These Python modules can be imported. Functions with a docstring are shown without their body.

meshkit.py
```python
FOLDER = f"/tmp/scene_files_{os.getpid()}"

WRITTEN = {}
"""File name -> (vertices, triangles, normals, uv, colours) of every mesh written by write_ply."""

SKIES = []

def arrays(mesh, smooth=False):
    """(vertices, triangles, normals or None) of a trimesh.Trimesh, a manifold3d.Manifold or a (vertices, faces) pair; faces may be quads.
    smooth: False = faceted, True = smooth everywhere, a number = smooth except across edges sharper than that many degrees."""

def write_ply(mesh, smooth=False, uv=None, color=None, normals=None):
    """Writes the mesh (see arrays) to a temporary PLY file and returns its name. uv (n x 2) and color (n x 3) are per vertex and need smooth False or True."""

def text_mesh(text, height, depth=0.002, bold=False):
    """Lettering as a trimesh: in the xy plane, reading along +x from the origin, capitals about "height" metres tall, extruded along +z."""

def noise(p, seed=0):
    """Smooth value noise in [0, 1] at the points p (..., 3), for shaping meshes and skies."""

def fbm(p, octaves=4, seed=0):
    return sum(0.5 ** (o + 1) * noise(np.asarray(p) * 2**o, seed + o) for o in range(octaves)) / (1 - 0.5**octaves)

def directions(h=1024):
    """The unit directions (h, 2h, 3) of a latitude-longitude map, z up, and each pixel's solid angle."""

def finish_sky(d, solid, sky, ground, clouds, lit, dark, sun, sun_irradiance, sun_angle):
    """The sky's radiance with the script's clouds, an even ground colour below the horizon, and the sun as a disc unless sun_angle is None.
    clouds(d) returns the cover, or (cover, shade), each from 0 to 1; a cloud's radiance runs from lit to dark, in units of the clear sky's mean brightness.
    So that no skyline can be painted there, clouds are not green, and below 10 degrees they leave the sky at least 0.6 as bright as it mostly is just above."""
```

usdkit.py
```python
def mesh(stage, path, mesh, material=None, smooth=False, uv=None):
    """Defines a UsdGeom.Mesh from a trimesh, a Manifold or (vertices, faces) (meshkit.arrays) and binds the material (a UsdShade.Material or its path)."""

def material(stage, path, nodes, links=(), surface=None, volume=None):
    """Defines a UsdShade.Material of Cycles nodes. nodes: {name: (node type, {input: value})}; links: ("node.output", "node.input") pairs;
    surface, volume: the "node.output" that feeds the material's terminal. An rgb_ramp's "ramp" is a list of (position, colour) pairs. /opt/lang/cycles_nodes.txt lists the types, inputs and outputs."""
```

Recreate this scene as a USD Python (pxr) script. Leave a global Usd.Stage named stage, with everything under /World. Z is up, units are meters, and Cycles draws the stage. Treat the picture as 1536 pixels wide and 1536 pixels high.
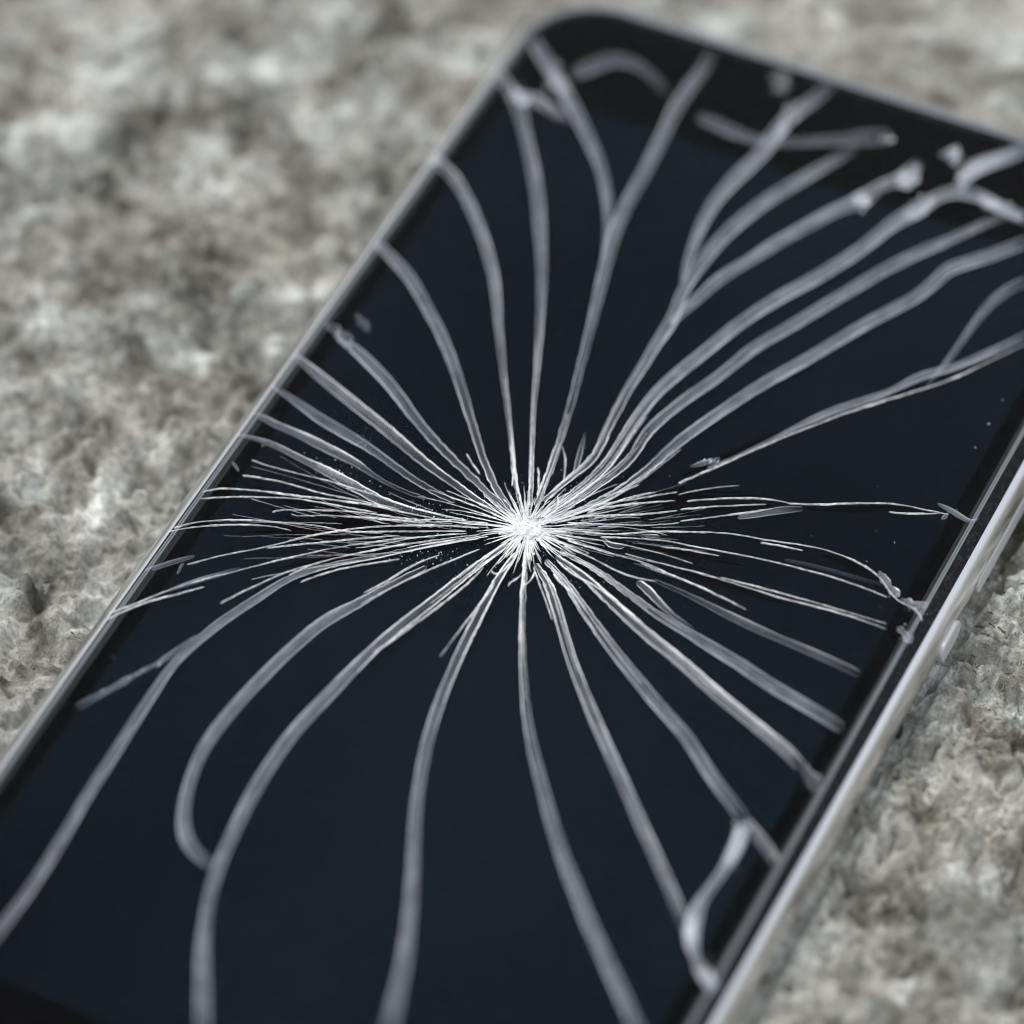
import math, random
import numpy as np
import trimesh
import shapely
from shapely.geometry import LineString, Polygon, Point
from shapely.ops import polygonize, unary_union
from pxr import Gf, Sdf, Usd, UsdGeom, UsdLux, UsdShade, Vt
import meshkit, usdkit

random.seed(7)
rng = np.random.default_rng(7)
MM = 0.001
stage = Usd.Stage.CreateInMemory()
UsdGeom.SetStageUpAxis(stage, UsdGeom.Tokens.z)
UsdGeom.SetStageMetersPerUnit(stage, 1.0)
UsdGeom.Xform.Define(stage, '/World')
UsdGeom.Scope.Define(stage, '/World/Looks')

# ---------------------------------------------------------------- camera, sky, sun, exposure
FPX = 7160.0                     # focal length in pixels of the 1536 px wide photograph
PITCH = math.radians(47.84)      # looking down at the phone
AZ = math.radians(25.69)         # the phone's long side points this far to the right of the view
DIST = 0.435
GLASS_Z = 0.0072                 # height of the glass above the stone
FW_H = np.array([-math.sin(AZ), math.cos(AZ), 0.0])
CAM_R = np.array([math.cos(AZ), math.sin(AZ), 0.0])
CAM_F = FW_H * math.cos(PITCH) - np.array([0, 0, 1.0]) * math.sin(PITCH)
CAM_U = FW_H * math.sin(PITCH) + np.array([0, 0, 1.0]) * math.cos(PITCH)
CAM_P = np.array([0, 0, GLASS_Z]) - CAM_F * DIST
EXPOSURE = 0.48
SKY_STRENGTH = 0.10
SUN_INTENSITY = 0.40
SUN_ANGLE = 24.0
SUN_ELEV = math.radians(66)
sun_h = np.array([-0.995, 0.10, 0.0])
SUN_DIR = sun_h * math.cos(SUN_ELEV) + np.array([0, 0, 1.0]) * math.sin(SUN_ELEV)

cam = UsdGeom.Camera.Define(stage, '/World/camera')
cam.AddTransformOp().Set(Gf.Matrix4d(*CAM_R, 0, *CAM_U, 0, *(-CAM_F), 0, *CAM_P, 1))
cam.CreateHorizontalApertureAttr(36.0)
cam.CreateVerticalApertureAttr(36.0)
cam.CreateFocalLengthAttr(36.0 * FPX / 1536.0)
cam.CreateClippingRangeAttr(Gf.Vec2f(0.01, 100.0))
cam.CreateFStopAttr(10.5)
cam.CreateFocusDistanceAttr(DIST - 0.0012)
cam.CreateExposureAttr(EXPOSURE)

usdkit.material(stage, '/World/Looks/overcast_sky', {
    'sky': ('sky_texture', {'sky_type': 'single_scattering', 'sun_disc': False, 'sun_elevation': SUN_ELEV,
                            'sun_rotation': math.atan2(SUN_DIR[0], SUN_DIR[1])}),
    'co': ('texture_coordinate', {}),
    'no': ('noise_texture', {'scale': 2.2, 'detail': 4.0, 'roughness': 0.55}),
    'ra': ('rgb_ramp', {'ramp': [(0.25, (5.6, 6.0, 6.6)), (0.75, (8.6, 8.8, 9.0))]}),
    'mx': ('mix', {'fac': 0.88}),
    'bg': ('background_shader', {'strength': SKY_STRENGTH}),
}, [('co.generated', 'no.vector'), ('no.fac', 'ra.fac'), ('sky.color', 'mx.color1'), ('ra.color', 'mx.color2'),
    ('mx.color', 'bg.color')], surface='bg.background')
dome = UsdLux.DomeLight.Define(stage, '/World/sky')
UsdShade.MaterialBindingAPI.Apply(dome.GetPrim()).Bind(UsdShade.Material.Get(stage, '/World/Looks/overcast_sky'))
dome.GetPrim().SetCustomDataByKey('kind', 'structure')

sun = UsdLux.DistantLight.Define(stage, '/World/sun')
sun.CreateIntensityAttr(SUN_INTENSITY)
sun.CreateNormalizeAttr(True)
sun.CreateAngleAttr(SUN_ANGLE)
sun.CreateColorAttr(Gf.Vec3f(1.0, 0.965, 0.91))
zax = SUN_DIR
xax = np.cross([0, 0, 1.0], zax); xax /= np.linalg.norm(xax)
yax = np.cross(zax, xax)
sun.AddTransformOp().Set(Gf.Matrix4d(*xax, 0, *yax, 0, *zax, 0, 0, 0, 1, 1))


def to_plane(px, z):
    """Points of the photograph (pixels) laid on the level z of the phone (0 = top of the glass), in millimetres of the phone's axes."""
    px = np.atleast_2d(np.asarray(px, float))
    z = np.broadcast_to(np.asarray(z, float) * MM, len(px)) + GLASS_Z
    d = (px[:, :1] - 768) * CAM_R - (px[:, 1:2] - 768) * CAM_U + FPX * CAM_F
    t = (z - CAM_P[2]) / d[:, 2]
    p = CAM_P + d * t[:, None]
    return p[:, :2] / MM


# ---------------------------------------------------------------- materials
def mat(name, nodes, links, surface, **k):
    return usdkit.material(stage, '/World/Looks/' + name, nodes, links, surface=surface, **k)


M = {}
# rough granite-like stone: pale feldspar, grey quartz, dark mica and brownish dirt in the hollows' grain
M['stone'] = mat('weathered_stone', {
    'g': ('geometry', {}),
    'warp': ('noise_texture', {'scale': 420.0, 'detail': 3.0, 'roughness': 0.6}),
    'wsc': ('vector_math', {'math_type': 'scale', 'scale': 0.0022}),
    'add': ('vector_math', {'math_type': 'add'}),
    'n1': ('noise_texture', {'scale': 130.0, 'detail': 5.0, 'roughness': 0.58}),
    'r1': ('rgb_ramp', {'ramp': [(0.32, (0.05, 0.047, 0.038)), (0.41, (0.205, 0.198, 0.175)), (0.49, (0.345, 0.339, 0.314)), (0.565, (0.43, 0.432, 0.412)), (0.665, (0.72, 0.735, 0.72))]}),
    'n2': ('noise_texture', {'scale': 1500.0, 'detail': 5.0, 'roughness': 0.7}),
    'r2': ('rgb_ramp', {'ramp': [(0.30, (0.50, 0.48, 0.44)), (0.48, (0.95, 0.95, 0.94)), (0.66, (1.35, 1.35, 1.35))]}),
    'm1': ('mix', {'mix_type': 'multiply', 'fac': 1.0}),
    'gr': ('attribute', {'attribute': 'grain'}),
    'rd': ('rgb_ramp', {'ramp': [(0.0, (1, 1, 1)), (0.08, (1, 1, 1)), (0.20, (0, 0, 0)), (1.0, (0, 0, 0))]}),
    'rl': ('rgb_ramp', {'ramp': [(0.0, (0, 0, 0)), (0.72, (0, 0, 0)), (0.86, (1, 1, 1)), (1.0, (1, 1, 1))]}),
    'dk': ('mix', {'color2': (0.075, 0.07, 0.055)}),
    'lt': ('mix', {'color2': (0.70, 0.72, 0.70)}),
    'sd': ('math', {'math_type': 'multiply', 'value2': 0.45}),
    'sl': ('math', {'math_type': 'multiply', 'value2': 0.3}),
    'n3': ('noise_texture', {'scale': 60.0, 'detail': 3.0, 'roughness': 0.5}),
    'r3': ('rgb_ramp', {'ramp': [(0.35, (0.80, 0.82, 0.82)), (0.55, (1.0, 0.99, 0.96)), (0.7, (1.02, 0.985, 0.92))]}),
    'm3': ('mix', {'mix_type': 'multiply', 'fac': 1.0}),
    'n4': ('noise_texture', {'scale': 95.0, 'detail': 6.0, 'roughness': 0.68}),
    'r4': ('map_range', {'from_min': 0.50, 'from_max': 0.64, 'to_min': 0.0, 'to_max': 0.6, 'clamp': True}),
    'st': ('mix', {'color2': (0.085, 0.072, 0.05)}),
    'ofs': ('vector_math', {'math_type': 'add', 'vector2': (0.37, 0.11, 0.05)}),
    'bn': ('noise_texture', {'scale': 3800.0, 'detail': 4.0, 'roughness': 0.65}),
    'bp': ('bump', {'strength': 1.0, 'distance': 0.00025}),
    'p': ('principled_bsdf', {'roughness': 0.82, 'specular_ior_level': 0.3}),
}, [('g.position', 'warp.vector'), ('warp.color', 'wsc.vector1'), ('wsc.vector', 'add.vector1'), ('g.position', 'add.vector2'),
    ('add.vector', 'n1.vector'), ('n1.fac', 'r1.fac'), ('add.vector', 'n2.vector'), ('n2.fac', 'r2.fac'),
    ('r1.color', 'm1.color1'), ('r2.color', 'm1.color2'), ('gr.fac', 'rd.fac'), ('gr.fac', 'rl.fac'), ('rd.color', 'sd.value1'), ('rl.color', 'sl.value1'),
    ('m1.color', 'dk.color1'), ('sd.value', 'dk.fac'), ('dk.color', 'lt.color1'), ('sl.value', 'lt.fac'),
    ('g.position', 'n3.vector'), ('n3.fac', 'r3.fac'), ('lt.color', 'm3.color1'), ('r3.color', 'm3.color2'),
    ('add.vector', 'ofs.vector1'), ('ofs.vector', 'n4.vector'), ('n4.fac', 'r4.value'), ('r4.result', 'st.fac'), ('m3.color', 'st.color1'), ('g.position', 'bn.vector'), ('bn.fac', 'bp.height'), ('bp.normal', 'p.normal'), ('st.color', 'p.base_color')], 'p.BSDF')
M['flake'] = mat('stone_flake', {
    'g': ('geometry', {}),
    'r': ('rgb_ramp', {'ramp': [(0.0, (0.14, 0.13, 0.10)), (0.3, (0.33, 0.31, 0.27)), (0.7, (0.42, 0.41, 0.38)), (1.0, (0.54, 0.55, 0.53))]}),
    'p': ('principled_bsdf', {'roughness': 0.55, 'specular_ior_level': 0.4}),
}, [('g.random_per_island', 'r.fac'), ('r.color', 'p.base_color')], 'p.BSDF')

M['steel'] = mat('polished_steel', {
    'g': ('geometry', {}),
    'mp': ('mapping', {'scale': (900.0, 60.0, 900.0)}),
    'n': ('noise_texture', {'scale': 1.0, 'detail': 4.0}),
    'rr': ('map_range', {'from_min': 0.3, 'from_max': 0.7, 'to_min': 0.14, 'to_max': 0.24}),
    'bn': ('noise_texture', {'scale': 420.0, 'detail': 6.0, 'roughness': 0.7}),
    'bp': ('bump', {'strength': 0.35, 'distance': 0.00006}),
    'p': ('principled_bsdf', {'base_color': (0.68, 0.68, 0.705), 'metallic': 1.0}),
}, [('g.position', 'bn.vector'), ('bn.fac', 'bp.height'), ('bp.normal', 'p.normal'), ('g.position', 'mp.vector'), ('mp.vector', 'n.vector'), ('n.fac', 'rr.value'), ('rr.result', 'p.roughness')], 'p.BSDF')
M['rim_glass'] = mat('greenish_glass_rim', {'p': ('principled_bsdf', {'base_color': (0.006, 0.007, 0.007), 'roughness': 0.3, 'specular_ior_level': 0.3})}, [], 'p.BSDF')
M['satin'] = mat('satin_metal', {'p': ('principled_bsdf', {'base_color': (0.46, 0.455, 0.46), 'metallic': 1.0, 'roughness': 0.6})}, [], 'p.BSDF')
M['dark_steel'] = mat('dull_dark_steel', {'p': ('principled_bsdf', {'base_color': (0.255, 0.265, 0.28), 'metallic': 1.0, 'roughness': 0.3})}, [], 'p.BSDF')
M['dark_reflection'] = mat('black_trim', {  # black stands in for dark surroundings mirrored in the steel
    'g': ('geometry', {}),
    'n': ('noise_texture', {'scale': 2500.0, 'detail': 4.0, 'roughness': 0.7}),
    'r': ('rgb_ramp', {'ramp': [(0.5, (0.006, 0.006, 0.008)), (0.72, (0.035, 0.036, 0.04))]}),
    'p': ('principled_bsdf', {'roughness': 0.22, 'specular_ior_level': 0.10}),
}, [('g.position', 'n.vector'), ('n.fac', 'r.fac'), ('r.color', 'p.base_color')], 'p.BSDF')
M['bezel'] = mat('black_bezel_print', {'p': ('principled_bsdf', {'base_color': (0.0016, 0.0016, 0.0018), 'roughness': 0.6, 'specular_ior_level': 0.0})}, [], 'p.BSDF')
M['display'] = mat('dark_display', {
    'g': ('geometry', {}),
    'n': ('noise_texture', {'scale': 16.0, 'detail': 3.0}),
    'r': ('rgb_ramp', {'ramp': [(0.35, (0.0022, 0.0040, 0.0064)), (0.65, (0.0042, 0.0084, 0.0118))]}),
    'p': ('principled_bsdf', {'roughness': 0.5, 'specular_ior_level': 0.0}),
}, [('g.position', 'n.vector'), ('n.fac', 'r.fac'), ('r.color', 'p.base_color')], 'p.BSDF')
M['glass'] = mat('clear_coated_glass', {
    'g': ('geometry', {}),
    'n': ('noise_texture', {'scale': 900.0, 'detail': 5.0, 'roughness': 0.7}),
    'rr': ('map_range', {'from_min': 0.35, 'from_max': 0.75, 'to_min': 0.02, 'to_max': 0.12}),
    'f': ('fresnel', {'IOR': 1.085}),
    't': ('transparent_bsdf', {'color': (1, 1, 1)}),
    's': ('glossy_bsdf', {'color': (1, 1, 1)}),
    'm': ('mix_closure', {}),
}, [('g.position', 'n.vector'), ('n.fac', 'rr.value'), ('rr.result', 's.roughness'), ('f.fac', 'm.fac'), ('t.BSDF', 'm.closure1'), ('s.BSDF', 'm.closure2')], 'm.closure')


def fracture(name, mid, edge, col_a, col_b, streak, rough=0.35):
    """A fracture face seen through the glass: fine hackle streaks along it, frosted and clear by turns, bright chipped rims."""
    return mat(name, {
        'uv': ('texture_coordinate', {}),
        'oi': ('object_info', {}),
        'ov': ('combine_xyz', {}),
        'om': ('math', {'math_type': 'multiply', 'value2': 57.0}),
        'mp': ('mapping', {'scale': streak}),
        'ad': ('vector_math', {'math_type': 'add'}),
        'n': ('noise_texture', {'scale': 1.0, 'detail': 4.0, 'roughness': 0.62, 'distortion': 0.25}),
        'ns': ('map_range', {'from_min': 0.36, 'from_max': 0.64, 'to_min': 0.45, 'to_max': 1.4, 'clamp': True}),
        'mp2': ('mapping', {'scale': (0.45, 0.8, 1.0)}),
        'ad2': ('vector_math', {'math_type': 'add'}),
        'n2': ('noise_texture', {'scale': 1.0, 'detail': 3.0, 'roughness': 0.6}),
        'bl': ('map_range', {'from_min': 0.33, 'from_max': 0.62, 'to_min': 0.65, 'to_max': 1.2, 'clamp': True}),
        'de': ('attribute', {'attribute': 'frost'}),
        'sx': ('separate_xyz', {}),
        'c1': ('math', {'math_type': 'subtract', 'value2': 0.5}),
        'c2': ('math', {'math_type': 'absolute'}),
        'er': ('map_range', {'from_min': 0.34, 'from_max': 0.45, 'to_min': 0.0, 'to_max': edge, 'clamp': True}),
        'q1': ('math', {'math_type': 'multiply', 'value2': mid}),
        'q2': ('math', {'math_type': 'multiply'}),
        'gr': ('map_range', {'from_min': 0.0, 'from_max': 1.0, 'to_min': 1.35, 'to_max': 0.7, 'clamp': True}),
        'q8': ('math', {'math_type': 'multiply'}),
        'rm': ('attribute', {'attribute': 'rim'}),
        'q4': ('math', {'math_type': 'multiply'}),
        'q5': ('math', {'math_type': 'add', 'use_clamp': True}),
        'q6': ('math', {'math_type': 'multiply'}),
        'q7': ('math', {'math_type': 'multiply'}),
        'ra': ('rgb_ramp', {'ramp': [(0.2, col_a), (0.9, col_b)]}),
        'd': ('diffuse_bsdf', {}),
        'gl': ('glossy_bsdf', {'color': (0.9, 0.9, 0.92), 'roughness': rough}),
        'dg': ('mix_closure', {'fac': 0.22}),
        't': ('transparent_bsdf', {'color': (1, 1, 1)}),
        'm': ('mix_closure', {}),
    }, [('oi.random', 'om.value1'), ('om.value', 'ov.x'), ('om.value', 'ov.y'), ('uv.UV', 'mp.vector'), ('mp.vector', 'ad.vector1'), ('ov.vector', 'ad.vector2'), ('ad.vector', 'n.vector'),
        ('n.fac', 'ns.value'), ('uv.UV', 'mp2.vector'), ('mp2.vector', 'ad2.vector1'), ('ov.vector', 'ad2.vector2'), ('ad2.vector', 'n2.vector'), ('n2.fac', 'bl.value'),
        ('uv.UV', 'sx.vector'), ('sx.y', 'c1.value1'), ('c1.value', 'c2.value1'), ('c2.value', 'er.value'),
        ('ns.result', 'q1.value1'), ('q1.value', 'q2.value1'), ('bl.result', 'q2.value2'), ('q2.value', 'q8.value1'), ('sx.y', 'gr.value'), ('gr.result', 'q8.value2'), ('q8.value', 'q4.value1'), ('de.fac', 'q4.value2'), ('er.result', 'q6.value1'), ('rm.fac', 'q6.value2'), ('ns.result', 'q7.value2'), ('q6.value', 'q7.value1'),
        ('q4.value', 'q5.value1'), ('q7.value', 'q5.value2'),
        ('q5.value', 'ra.fac'), ('ra.color', 'd.color'), ('d.BSDF', 'dg.closure1'), ('gl.BSDF', 'dg.closure2'),
        ('q5.value', 'm.fac'), ('t.BSDF', 'm.closure1'), ('dg.closure', 'm.closure2')], 'm.closure')


M['face'] = fracture('frosted_fracture_face', 0.20, 0.55, (0.60, 0.645, 0.72), (0.93, 0.95, 0.97), (0.22, 8.0, 1.0))
M['hair'] = fracture('bright_hairline_fracture', 0.85, 0.25, (0.66, 0.62, 0.66), (0.97, 0.97, 0.96), (2.2, 1.0, 1.0))
M['dark'] = mat('gap_shadow_black', {'p': ('principled_bsdf', {'base_color': (0.0015, 0.0015, 0.002), 'roughness': 0.5, 'specular_ior_level': 0.02})}, [], 'p.BSDF')  # black colour stands in for shadow and dark reflection between crack edges
M['crush'] = mat('crushed_white_glass', {
    'g': ('geometry', {}),
    'r': ('rgb_ramp', {'ramp': [(0.0, (0.72, 0.73, 0.75)), (0.5, (0.92, 0.93, 0.93)), (1.0, (0.97, 0.97, 0.97))]}),
    'p': ('principled_bsdf', {'roughness': 0.3, 'specular_ior_level': 0.6}),
}, [('g.random_per_island', 'r.fac'), ('r.color', 'p.base_color')], 'p.BSDF')

# ---------------------------------------------------------------- naming
_names = {}


def path_for(parent, name):
    k = (parent, name); n = _names.get(k, 0); _names[k] = n + 1
    return f'{parent}/{name}' + (f'_{n:03d}' if n else '')


def put(mesh, name, material, parent='/World', smooth=False, uv=None, frost=None, rim=None):
    p = path_for(parent, name)
    m = usdkit.mesh(stage, p, mesh, M[material], smooth=smooth, uv=uv)
    if frost is not None:
        UsdGeom.PrimvarsAPI(m).CreatePrimvar('frost', Sdf.ValueTypeNames.FloatArray, 'vertex').Set(Vt.FloatArray.FromNumpy(np.asarray(frost, np.float32)))
    if rim is not None:
        UsdGeom.PrimvarsAPI(m).CreatePrimvar('rim', Sdf.ValueTypeNames.FloatArray, 'vertex').Set(Vt.FloatArray.FromNumpy(np.asarray(rim, np.float32)))
    return m.GetPrim()


def tag(prim, **k):
    for a, b in k.items():
        prim.SetCustomDataByKey(a, b)
    return prim


# ---------------------------------------------------------------- the stone
CX, CY, HW, HL = 5.75, -5.8, 34.8, 74.8      # phone centre and half sizes, mm (top end at +69)
THICK = 7.0


def axis(segments):
    out = [segments[0][0]]
    for a, b, s in segments:
        n = max(1, int(round((b - a) / s)))
        out += list(a + (b - a) * (np.arange(n) + 1) / n)
    return np.array(out)


def grow(a, b, s0, k=1.25):
    v, s = [a], s0
    sgn = 1 if b > a else -1
    while abs(v[-1]) < abs(b):
        v.append(v[-1] + sgn * s); s *= k
    return v[1:]


gx = axis([(-84, -30, 0.30), (-30, 37.5, 0.9), (37.5, 70, 0.13)])
gy = axis([(-86, -40, 0.30), (-40, 45, 0.17), (45, 100, 0.38)])
gx = np.r_[grow(-84, -900, 0.4)[::-1], gx, grow(70, 900, 0.3)]
gy = np.r_[grow(-86, -900, 0.4)[::-1], gy, grow(100, 900, 0.5)]
X, Y = np.meshgrid(gx, gy, indexing='ij')
P2 = np.stack([X, Y, np.zeros_like(X)], -1)


def nz(s, seed, oct=1):
    q = P2 / s + np.array([13.1 * seed, 7.7 * seed, 3.3 * seed])
    return meshkit.fbm(q, oct, seed) if oct > 1 else meshkit.noise(q, seed)


wx = nz(5.0, 31, 2) - 0.5; wy = nz(5.0, 32, 2) - 0.5
P2 = P2 + np.stack([wx, wy, 0 * wx], -1) * 4.0
h = (nz(26, 1, 2) - 0.5) * 3.0
h += (nz(9.5, 2, 2) - 0.5) * 4.6
b = nz(3.4, 3, 2); h += (np.abs(b - 0.5) * 2) ** 0.8 * 2.4 - 0.8
b = nz(1.7, 4, 2); h += (0.35 - np.abs(b - 0.5) * 2) * 0.8 * np.clip(nz(7, 21, 2) * 4 - 1.2, 0.2, 1.3)
b = nz(0.8, 15, 2); h += (0.35 - np.abs(b - 0.5) * 2) * 0.4 * np.clip(nz(5, 22, 2) * 4 - 1.2, 0.2, 1.4)
h += (nz(0.5, 5, 2) - 0.5) * 0.45
h += (nz(0.27, 6) - 0.5) * 0.20
# broken crystalline faces: every mineral grain is a small tilted facet of its own tone
from scipy.spatial import cKDTree
grain = None
U = np.stack([X + (nz(1.1, 41, 2) - 0.5) * 1.0, Y + (nz(1.1, 42, 2) - 0.5) * 1.0], -1).reshape(-1, 2)
near = (np.abs(U[:, 0]) < 110) & (np.abs(U[:, 1]) < 120)
for sp_, amp, tilt in ((2.9, 0.42, 0.30), (1.15, 0.24, 0.38), (0.55, 0.10, 0.32)):
    seeds = np.random.default_rng(int(sp_ * 100)).uniform(-125, 125, (int(250 * 250 / sp_ ** 2), 2))
    idx = np.zeros(len(U), int); idx[near] = cKDTree(seeds).query(U[near])[1]
    gr_ = np.random.default_rng(int(sp_ * 1000)); o = gr_.normal(0, 0.5, len(seeds)); tl = gr_.normal(0, tilt, (len(seeds), 2)); tone = gr_.uniform(0, 1, len(seeds))
    d_ = np.clip(U - seeds[idx], -sp_, sp_)
    h += (near * (amp * o[idx] + (d_ * tl[idx]).sum(1))).reshape(X.shape)
    if sp_ < 1.2:
        grain = tone[idx] if grain is None else np.where(tone[idx] > 0.5, grain, 0.35 * tone[idx] + 0.65 * grain)
pit = nz(4.6, 9, 2); h -= np.clip(0.40 - pit, 0, 1) * 9.0
pit = nz(2.0, 19, 2); h -= np.clip(0.36 - pit, 0, 1) * 6.0
h -= 0.45
from scipy.ndimage import gaussian_filter
h = gaussian_filter(h, 0.8)
edge_d = np.maximum(np.abs(X - CX) - (HW - 1.5), np.abs(Y - CY) - (HL - 1.5))     # < 0 under the phone
roof = np.where(edge_d < 0, -0.06, -0.06 + np.clip(edge_d, 0, 30) * 0.5 - 1.3 * np.exp(-((edge_d - 1.6) / 0.9) ** 2))
h = np.where(h > roof, roof - 0.25 * (1 - np.exp(-(h - roof) / 0.6)) + 0.12 * (nz(0.9, 11, 2) - 0.5) * (edge_d > 0), h)
nx_, ny_ = X.shape
V = np.stack([X * MM, Y * MM, h * MM], -1).reshape(-1, 3)
I = np.arange(nx_ * ny_).reshape(nx_, ny_)
F = np.stack([I[:-1, :-1], I[1:, :-1], I[1:, 1:], I[:-1, 1:]], -1).reshape(-1, 4)
g = put((V, F), 'ground', 'stone', smooth=True)
UsdGeom.PrimvarsAPI(g).CreatePrimvar('grain', Sdf.ValueTypeNames.FloatArray, 'vertex').Set(Vt.FloatArray.FromNumpy(grain.astype(np.float32)))
tag(g, kind='structure', label='rough weathered grey stone surface under the broken phone', category='ground')

# loose mineral flakes and grit lying on the stone
from scipy.interpolate import RegularGridInterpolator
hgt = RegularGridInterpolator((gx, gy), h, bounds_error=False, fill_value=-2)
fv, ff, off = [], [], 0


def flake(size, flat):
    a = np.sort(rng.uniform(0, 2 * np.pi, 5)) ; r = rng.uniform(0.55, 1.0, 5)
    base = np.stack([np.cos(a) * r, np.sin(a) * r * rng.uniform(0.07, 0.28), np.zeros(5)], 1)
    top = base * rng.uniform(0.5, 0.9) + [0, 0, flat]
    v = np.r_[base, top] * size
    f = [[i, (i + 1) % 5, 5 + (i + 1) % 5] for i in range(5)] + [[i, 5 + (i + 1) % 5, 5 + i] for i in range(5)] + [[5, 6, 7], [5, 7, 8], [5, 8, 9]]
    ax = rng.normal(size=3); ax /= np.linalg.norm(ax)
    R = trimesh.transformations.rotation_matrix(rng.uniform(0, 0.9), ax)[:3, :3] @ trimesh.transformations.rotation_matrix(rng.uniform(0, 6.28), [0, 0, 1])[:3, :3]
    return v @ R.T, np.array(f)


for n, x0, x1, y0, y1, smin, smax in ((6000, 41.5, 66, -45, 40, 0.08, 0.75), (2600, 40.5, 66, -78, -30, 0.12, 0.42), (2500, -80, -29, -50, 95, 0.2, 0.6), (800, -30, 60, 70, 98, 0.2, 0.6)):
    for _ in range(n):
        x, y = rng.uniform(x0, x1), rng.uniform(y0, y1)
        if max(abs(x - CX) - (HW - 0.3), abs(y - CY) - (HL - 0.3)) < 0:
            continue
        s = smin + (smax - smin) * rng.uniform() ** 3.5
        v, f = flake(s, rng.uniform(0.15, 0.5))
        fv.append((v + [x, y, float(hgt((x, y))) - 0.08 * s]) * MM); ff.append(f + off); off += len(v)
g = put((np.vstack(fv), np.vstack(ff)), 'stone_grit', 'flake')
tag(g, kind='stuff', label='fine stone flakes and grit scattered over the rough grey stone', category='grit')

# ---------------------------------------------------------------- the phone
PHONE = '/World/smartphone'
ph = UsdGeom.Xform.Define(stage, PHONE)
BASE = np.array([CX * MM, CY * MM, 0.0])
ph.AddTranslateOp().Set(Gf.Vec3d(*BASE))
tag(ph.GetPrim(), label='black smartphone with shattered glass and polished silver frame lying face up on the stone', category='smartphone')


def loc(v):
    """mm (phone plane axes, z = 0 at the glass top) to metres in the phone's own space"""
    v = np.asarray(v, float)
    return np.c_[v[:, 0] * MM, v[:, 1] * MM, v[:, 2] * MM + GLASS_Z] - BASE


def rounded(inset, n=22, rc=10.0, hw=HW, hl=HL):
    """rounded rectangle path, counter-clockwise, with outward normals"""
    a, b2, r = hw - inset, hl - inset, max(rc - inset, 0.3)
    pts, nor = [], []
    for qx, qy, t0 in ((1, 1, 0), (-1, 1, 90), (-1, -1, 180), (1, -1, 270)):
        for t in np.linspace(0, 90, n):
            c = np.array([math.cos(math.radians(t0 + t)), math.sin(math.radians(t0 + t))])
            pts.append([CX + qx * (a - r) + r * c[0], CY + qy * (b2 - r) + r * c[1]]); nor.append(c)
    return np.array(pts), np.array(nor)


def sweep(profile, closed=True, n=22):
    """profile: (inset from the outer outline, z) in mm"""
    base, nor = rounded(0.0, n)
    rings = []
    for ins, z, *sh in profile:
        q = base - nor * np.broadcast_to(ins, 4 * n)[:, None]
        if sh:
            q[:, 1] -= sh[0] * (q[:, 1] > CY)
        rings.append(np.c_[q, np.broadcast_to(z, 4 * n)])
    v = np.vstack(rings); k = 4 * n; f = []
    m = len(profile)
    for i in range(m if closed else m - 1):
        j = (i + 1) % m
        for q in range(k):
            w = (q + 1) % k
            f.append([i * k + q, j * k + q, j * k + w, i * k + w])
    return v, np.array(f)


R0 = 3.5
NOR = rounded(0.0)[1]
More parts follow.
